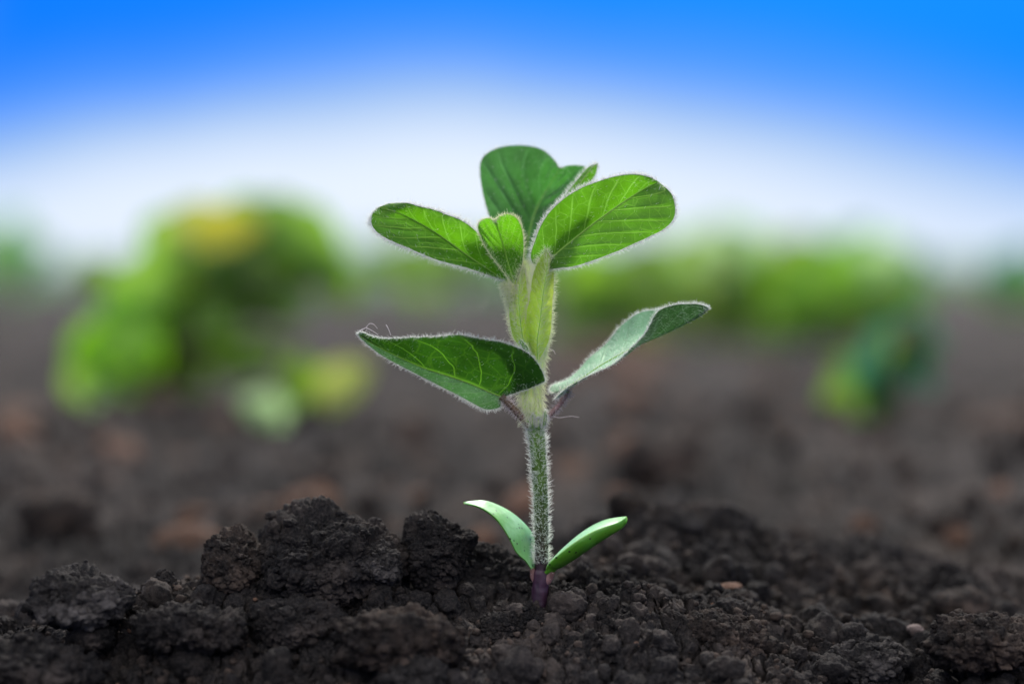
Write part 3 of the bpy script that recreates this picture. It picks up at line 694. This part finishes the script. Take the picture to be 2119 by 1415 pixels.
# petioles carrying the upper leaves
petiole('petiole', [(1100, 740, .3), (1078, 690, .35), (1064, 640, .25), (1054, 600, .15), (1047, 580, .12)], [.16, .15, .12, .11, .07], M_stem_up, M_hair_g, 1400, 41, .13, lift=-.2)
petiole('petiole', [(1104, 740, .4), (1100, 680, .7), (1096, 620, 1.0), (1092, 570, 1.2), (1086, 542, 1.4)], [.16, .15, .13, .12, .07], M_stem_up, M_hair_g, 1500, 42, .12)
petiole('petiole', [(1114, 740, .3), (1126, 680, .4), (1128, 620, .35), (1120, 580, .1), (1114, 558, -.05)], [.16, .15, .13, .10, .07], M_stem_up, M_hair_g, 2200, 43, .13)
petiole('petiole', [(1110, 740, .4), (1112, 660, .7), (1114, 590, .9), (1118, 540, .9), (1121, 515, .9)], [.12, .10, .08, .07, .05], M_stem_up, M_hair_g, 600, 44, .10)
petiole('petiole', [(1092, 735, .0), (1078, 680, .05), (1066, 630, .05), (1062, 604, .0), (1064, 588, 0)], [.10, .09, .08, .07, .05], M_stem_up, M_hair_g, 1200, 45, .12)
# small green scales where the lower leaves join the stem
def scale(N, M, Fe, seed):
    return make_leaf('stipule', N=N, M=M, Fe=Fe, mtop=M_leaf, bulge=(.03, .03), quilt=.0, nq=3, fringe=220, hl=.07, surf=160, seed=seed, nt=40, ns=8, vr=.008)
scale([(1098, 884, -.22), (1096, 874, -.26), (1098, 864, -.27), (1103, 854, -.27)], [(1103, 886, -.25), (1102, 874, -.29), (1102, 864, -.28), (1103, 854, -.27)], [(1109, 884, -.25), (1109, 874, -.28), (1107, 864, -.28), (1103, 854, -.27)], 81)
scale([(1110, 885, -.24), (1109, 876, -.26), (1111, 868, -.26), (1114, 862, -.25)], [(1114, 886, -.24), (1114, 876, -.28), (1114, 868, -.27), (1114, 862, -.25)], [(1119, 885, -.22), (1119, 876, -.25), (1117, 868, -.25), (1114, 862, -.25)], 84)
scale([(1121, 880, -.18), (1122, 868, -.2), (1124, 858, -.18), (1129, 846, -.15)], [(1125, 881, -.16), (1126, 868, -.19), (1127, 858, -.18), (1129, 846, -.15)], [(1130, 878, -.1), (1131, 868, -.12), (1131, 858, -.13), (1129, 846, -.15)], 82)
scale([(1074, 705, -.3), (1080, 716, -.4), (1088, 728, -.4), (1097, 744, -.35)], [(1075, 703, -.3), (1083, 713, -.42), (1091, 726, -.42), (1098, 744, -.35)], [(1076, 702, -.3), (1085, 711, -.4), (1094, 724, -.4), (1099, 744, -.35)], 83)

for q in ([(744, 684, -.45), (757, 678, -.5), (764, 670, -.6), (773, 671, -.6), (781, 680, -.5)], [(757, 678, -.5), (768, 683, -.5), (782, 692, -.5)], [(799, 672, -.6), (803, 679, -.6), (809, 694, -.7)], [(1134, 722, .1), (1145, 725, .1), (1149, 733, .1)], [(1140, 860, .1), (1158, 864, .2), (1180, 861, .3), (1198, 863, .3)]):
    mb = MB(); tube(mb, cr(pts(q), 24), np.linspace(.007, .004, 24), 5); mb.build('loose_hair', M_hair_p, SEED)
# --- seed leaves: thick waxy cups
def cotyledon(N, Fe, thick, lift, label, seed, nt=90, nr=40):
    """N, Fe: the two margins; the body hangs 'thick' below them and dips 'lift' on top"""
    mb = MB(); a, b = cr(pts(N), nt), cr(pts(Fe), nt); t = np.linspace(0, 1, nt)
    mid = (a + b) / 2; T = norm(np.gradient(mid, axis=0)); W = (b - a) / 2
    up = norm(np.cross(T, W)); up = up * np.where(up[:, 2:3] < 0, -1, 1)
    k = np.ones(11) / 11
    up = norm(np.stack([np.convolve(np.pad(up[:, c], 5, mode='edge'), k, 'valid') for c in range(3)], -1))
    th = np.linspace(0, 2 * np.pi, nr, endpoint=False); c, s_ = np.cos(th), np.sin(th)
    env = np.clip(np.sin(np.pi * (t * .97 + .015)), 0, 1) ** .55
    V = mid[:, None] + W[:, None] * c[None, :, None]
    top = s_ > 0
    h = np.where(top, lift * np.abs(s_) ** 1.0, -thick * np.abs(s_) ** .8)
    V = V + up[:, None] * (h[None] * env[:, None])[..., None]
    vv = .5 + .5 * np.sign(s_) * np.abs(s_) ** .6
    uv = np.stack([np.repeat(t[:, None], nr, 1), np.repeat(vv[None], nt, 0)], -1).reshape(-1, 2)
    V = V.reshape(-1, 3); uvx = uv
    V = np.vstack([V, mid[0], mid[-1]]); uvx = np.vstack([uvx, uv[0], uv[-1]])
    j = np.arange(nr); k2 = (j + 1) % nr; n0 = nt * nr
    tr = np.vstack([np.stack([np.full(nr, n0), j, k2], -1), np.stack([np.full(nr, n0 + 1), n0 - nr + k2, n0 - nr + j], -1)])
    mb.add(V, gridfaces(nt, nr, True), tr, 0, uvx)
    o = mb.build('cotyledon', M_coty, SEED); o['label'] = label; return o
cotyledon(
    N=[(1100, 1178, -.1), (1088, 1160, -.25), (1070, 1143, -.45), (1058, 1119, -.55), (1043, 1093, -.6), (1026, 1071, -.6), (1005, 1055, -.55), (985, 1046, -.5), (959, 1041, -.35)],
    Fe=[(1108, 1178, .05), (1108, 1160, .2), (1107, 1135, .35), (1104, 1108, .4), (1088, 1085, .4), (1062, 1062, .3), (1032, 1045, .15), (1000, 1035, -.1), (959, 1038, -.35)],
    thick=.11, lift=.03, label='left seed leaf showing its waxy top, sky sheen painted into its colour', seed=1)
cotyledon(
    N=[(1132, 1186, -.1), (1131, 1172, -.25), (1150, 1152, -.45), (1172, 1134, -.55), (1196, 1117, -.6), (1225, 1100, -.55), (1253, 1089, -.45), (1280, 1080, -.3), (1297, 1069, -.15)],
    Fe=[(1136, 1186, .1), (1138, 1164, .2), (1155, 1144, .35), (1176, 1124, .4), (1200, 1104, .4), (1226, 1087, .35), (1253, 1075, .2), (1278, 1070, .05), (1297, 1068, -.15)],
    thick=.36, lift=.02, label='right seed leaf showing its green underside', seed=2)
petiole('seed_leaf_stalk', [(1112, 1206, .05), (1104, 1192, .0), (1101, 1174, -.05)], [.09, .07, .05], M_petg, M_hair, 8, 51, .03)
petiole('seed_leaf_stalk', [(1122, 1210, 0), (1134, 1198, -.05), (1142, 1180, -.1)], [.09, .10, .08], M_petg, M_hair, 8, 52, .03)

# ------------------------------------------------------------------ field plants behind
def blade(mb, base, tip, nrm_, W, droop, mat=0, nt=12, ns=5):
    base, tip, nrm_ = map(lambda a: np.asarray(a, float), (base, tip, nrm_))
    t = np.linspace(0, 1, nt); d = tip - base; L = np.linalg.norm(d); side = norm(np.cross(nrm_, d)); up = norm(np.cross(d, side))
    s = np.linspace(-1, 1, 2 * ns + 1)
    wd = W * (np.sin(np.pi * np.clip(t, 0, 1) ** .75)) ** .75
    G = base + d * t[:, None, None] + side * (wd[:, None] * s[None])[..., None] + up * ((np.abs(s)[None] * wd[:, None] * .25) - droop * L * (t ** 2)[:, None])[..., None]
    uv = np.stack(np.meshgrid(t, s, indexing='ij'), -1).reshape(-1, 2)
    mb.add(G.reshape(-1, 3), gridfaces(nt, len(s)), None, mat, uv)
def field_plant(label, base_px, y, stem_top, leaves, group='leafy plants in the field behind', fill=()):
    """leaves: (px, py, size cm, angle deg in the picture, tilt, material) placed around the leaf centre"""
    bx = at(base_px[0], base_px[1], y); gz = float(soil_z(np.array([bx[0]]), np.array([y]))[0]); bx[2] = gz
    root = thing('field_plant', bx, label, 'plant', group)
    tp = at(*stem_top, y)
    mb = MB(); mid = (bx + tp) / 2 + np.array([.2, 0, 0]); sp = cr([bx - np.array([0, 0, .4]), bx + (mid - bx) * .6, mid, tp], 24)
    tube(mb, sp, np.linspace(.25, .14, 24), 10); mb.build('stem', B_green, root)
    rr = np.random.RandomState(int(base_px[0]) + 1)
    fr = np.random.RandomState(int(base_px[0]) + 5); leaves = list(leaves)
    for (n_, x0_, x1_, y0_, y1_, sz_, ms_) in fill:
        for _ in range(n_): leaves.append((fr.uniform(x0_, x1_), fr.uniform(y0_, y1_), sz_ * fr.uniform(.6, 1.2), fr.uniform(-20, 160), fr.uniform(.1, .8), ms_[fr.randint(len(ms_))]))
    for (lx, ly, sz, ang, tilt, mm) in leaves:
        yy = y + rr.uniform(-2.5, 2.5) - (8 if mm is B_yellow else 0) - (4 if mm in (B_yellow, B_bright, B_olive, B_pale) else 0); c = at(lx, ly, yy)
        a = math.radians(ang); dr = np.array([math.cos(a), rr.uniform(-.3, .3), math.sin(a)])
        nv = np.array([-math.sin(a) * .4 + rr.normal() * .15, -math.cos(tilt), math.sin(tilt) + .2])
        sz *= 1.12; mb = MB(); base = c - dr * sz * .5
        blade(mb, base, c + dr * sz * .5, nv, sz * .42, .12)
        s0 = sp[int(np.clip(rr.uniform(8, 22), 0, 23))]
        tube(mb, cr([s0, s0 * .5 + base * .5 + np.array([0, 0, .3]), base], 10), np.linspace(.09, .06, 10), 6)
        mb.build('leaf', mm, root)
    return root
G_, R_, D_, Yw, Pl, Te, Ol = B_green, B_bright, B_dark, B_yellow, B_pale, B_teal, B_olive
field_plant('large arching leafy plant with a yellow top leaf, blurred on the left', (330, 850), 74, (420, 560),
    [(235, 700, 3.8, 80, .2, R_), (200, 770, 3.4, 60, .5, G_), (225, 845, 2.6, 20, .7, Pl), (300, 600, 4.6, 55, .4, G_), (270, 640, 3.6, 75, .3, R_),
     (380, 540, 4.6, 35, .5, G_), (470, 476, 3.2, 15, .6, Yw), (420, 500, 3.8, 30, .4, D_), (560, 475, 4.4, -5, .6, D_), (640, 500, 4.2, -30, .5, G_),
     (680, 545, 3.0, -40, .4, D_), (450, 590, 4.6, 20, .5, G_), (530, 570, 4.0, -10, .4, D_), (380, 650, 3.6, 60, .4, D_), (300, 740, 3.2, 70, .5, D_), (340, 480, 2.6, 40, .3, D_), (590, 630, 2.6, -30, .4, D_), (430, 545, 4, 45, .4, G_), (500, 525, 4, 5, .4, D_), (610, 545, 3.8, -25, .4, G_), (340, 560, 3.8, 50, .4, G_), (260, 760, 3.2, 65, .4, G_), (350, 690, 3.4, 70, .4, D_), (470, 640, 3.4, 10, .4, D_), (180, 720, 2.6, 85, .4, R_), (700, 590, 2.6, -60, .4, D_), (370, 480, 3.2, 40, .4, G_), (410, 465, 3.2, 20, .5, Ol), (520, 455, 3.4, 0, .5, G_), (590, 460, 3.4, -10, .5, D_), (650, 490, 3.4, -30, .5, G_)],
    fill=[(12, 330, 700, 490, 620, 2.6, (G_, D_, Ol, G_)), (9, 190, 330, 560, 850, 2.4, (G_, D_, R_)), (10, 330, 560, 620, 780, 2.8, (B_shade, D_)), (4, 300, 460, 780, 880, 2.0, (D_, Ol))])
field_plant('small olive and grey green plant low behind the lower left leaf', (640, 880), 66, (650, 780),
    [(712, 790, 2.8, 40, .5, Ol), (630, 790, 2.6, 110, .5, D_), (545, 845, 2.2, 150, .6, Pl), (600, 840, 2.4, 160, .4, D_), (680, 830, 2.0, 30, .5, G_)])
field_plant('dark green plant just right of the downy stem', (1235, 745), 165, (1240, 620),
    [(1200, 600, 5.5, 150, .4, D_), (1270, 590, 5.5, 30, .4, G_), (1235, 640, 5.2, 80, .4, D_), (1300, 560, 5, 20, .5, D_), (1180, 660, 4.6, 200, .5, D_), (1290, 650, 4, -20, .5, D_), (1330, 600, 5, 10, .4, D_), (1220, 560, 5, 100, .4, G_), (1160, 570, 4.6, 150, .4, D_)],
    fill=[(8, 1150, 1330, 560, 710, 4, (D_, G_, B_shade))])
field_plant('pale topped plant in the back row above the lower right leaf', (1500, 740), 190, (1500, 600),
    [(1480, 520, 6.5, 80, .3, Pl), (1530, 540, 6, 50, .4, G_), (1450, 570, 6, 140, .5, G_), (1400, 580, 5.6, 170, .5, D_), (1520, 610, 6.5, 0, .5, D_), (1580, 580, 6, 20, .5, G_), (1470, 640, 5.5, 200, .5, D_), (1560, 660, 5, -20, .5, D_), (1420, 520, 5, 160, .4, G_), (1540, 500, 5, 20, .4, Pl), (1360, 620, 5.6, 170, .4, D_), (1500, 570, 6, 90, .4, G_)],
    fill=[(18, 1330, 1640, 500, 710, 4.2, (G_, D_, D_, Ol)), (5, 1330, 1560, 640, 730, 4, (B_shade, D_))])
field_plant('bright green plant in the back row on the right', (1720, 740), 175, (1720, 590),
    [(1745, 540, 5.6, 70, .3, R_), (1690, 540, 5.2, 110, .4, G_), (1830, 530, 4.6, 30, .4, Pl), (1790, 580, 5.2, 10, .5, G_), (1650, 600, 5.6, 170, .5, G_), (1720, 620, 5.6, 0, .5, D_), (1620, 660, 5, 190, .5, D_), (1700, 670, 5.0, 10, .5, D_), (1780, 640, 4.2, -10, .4, D_), (1640, 550, 5.4, 150, .4, G_), (1860, 580, 4.6, 10, .4, G_), (1720, 570, 5.4, 90, .4, G_), (1660, 640, 5, 30, .4, G_), (1840, 630, 4, 10, .4, D_)],
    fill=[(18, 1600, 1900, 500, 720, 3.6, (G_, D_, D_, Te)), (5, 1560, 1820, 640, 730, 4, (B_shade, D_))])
field_plant('teal green plant low on the right with a hanging leaf', (1790, 885), 64, (1820, 760),
    [(1870, 725, 3.6, 20, .4, Te), (1830, 760, 3.0, 60, .5, Te), (1900, 770, 2.4, -30, .5, Te), (1740, 815, 2.2, 100, .5, D_), (1750, 850, 1.6, 120, .5, Te), (1760, 770, 2.2, 150, .5, D_)],
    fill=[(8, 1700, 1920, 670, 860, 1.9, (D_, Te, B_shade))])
field_plant('green plant cut by the right edge of the frame', (2110, 690), 220, (2110, 580),
    [(2100, 560, 6, 60, .4, Te), (2140, 590, 6, 20, .4, G_), (2070, 600, 5, 150, .5, D_)])
field_plant('green plant cut by the left edge of the frame', (20, 640), 260, (20, 540),
    [(20, 500, 7, 70, .4, B_far), (60, 530, 6, 20, .4, B_far), (-20, 520, 6, 140, .5, G_), (30, 550, 6, 10, .5, G_)])
# far crop: an uncountable strip of leaves near the horizon
field_plant('low dark plant far back just left of the downy upper stem', (880, 640), 210, (880, 560),
    [(840, 530, 5.5, 160, .4, D_), (920, 530, 5.5, 20, .4, D_), (880, 560, 5, 90, .4, G_), (790, 540, 5, 170, .4, G_), (970, 545, 5, 10, .4, D_)])
mb = MB(); r = np.random.RandomState(77)
for k in range(1500):
    yy = r.uniform(500, 900); u = r.normal(-.0, .085) if k % 3 else r.uniform(-.4, .4)
    x0 = CAM[0] + u * (yy + 53); hh = r.uniform(2, 13 if abs(u) < .12 else 8)
    c = np.array([x0, yy, hh]); a = r.uniform(0, 6.28); dr = np.array([math.cos(a), r.uniform(-.4, .4), math.sin(a) * .7]) * r.uniform(3, 6)
    blade(mb, c - dr / 2, c + dr / 2, np.array([r.normal() * .3, -.6, .7]), 1.8, .1, 0, 5, 2)
for k in range(240):
    yy = r.uniform(500, 900); x0 = CAM[0] + r.normal(0, .09) * (yy + 53)
    tube(mb, np.array([[x0, yy, -1.5], [x0 + .3, yy, 5], [x0, yy, 10]]), [.3, .25, .15], 5)
o = mb.build('distant_crop', B_far); tag(o, 'pale green blur of distant crop along the horizon', 'crop', kind='stuff')
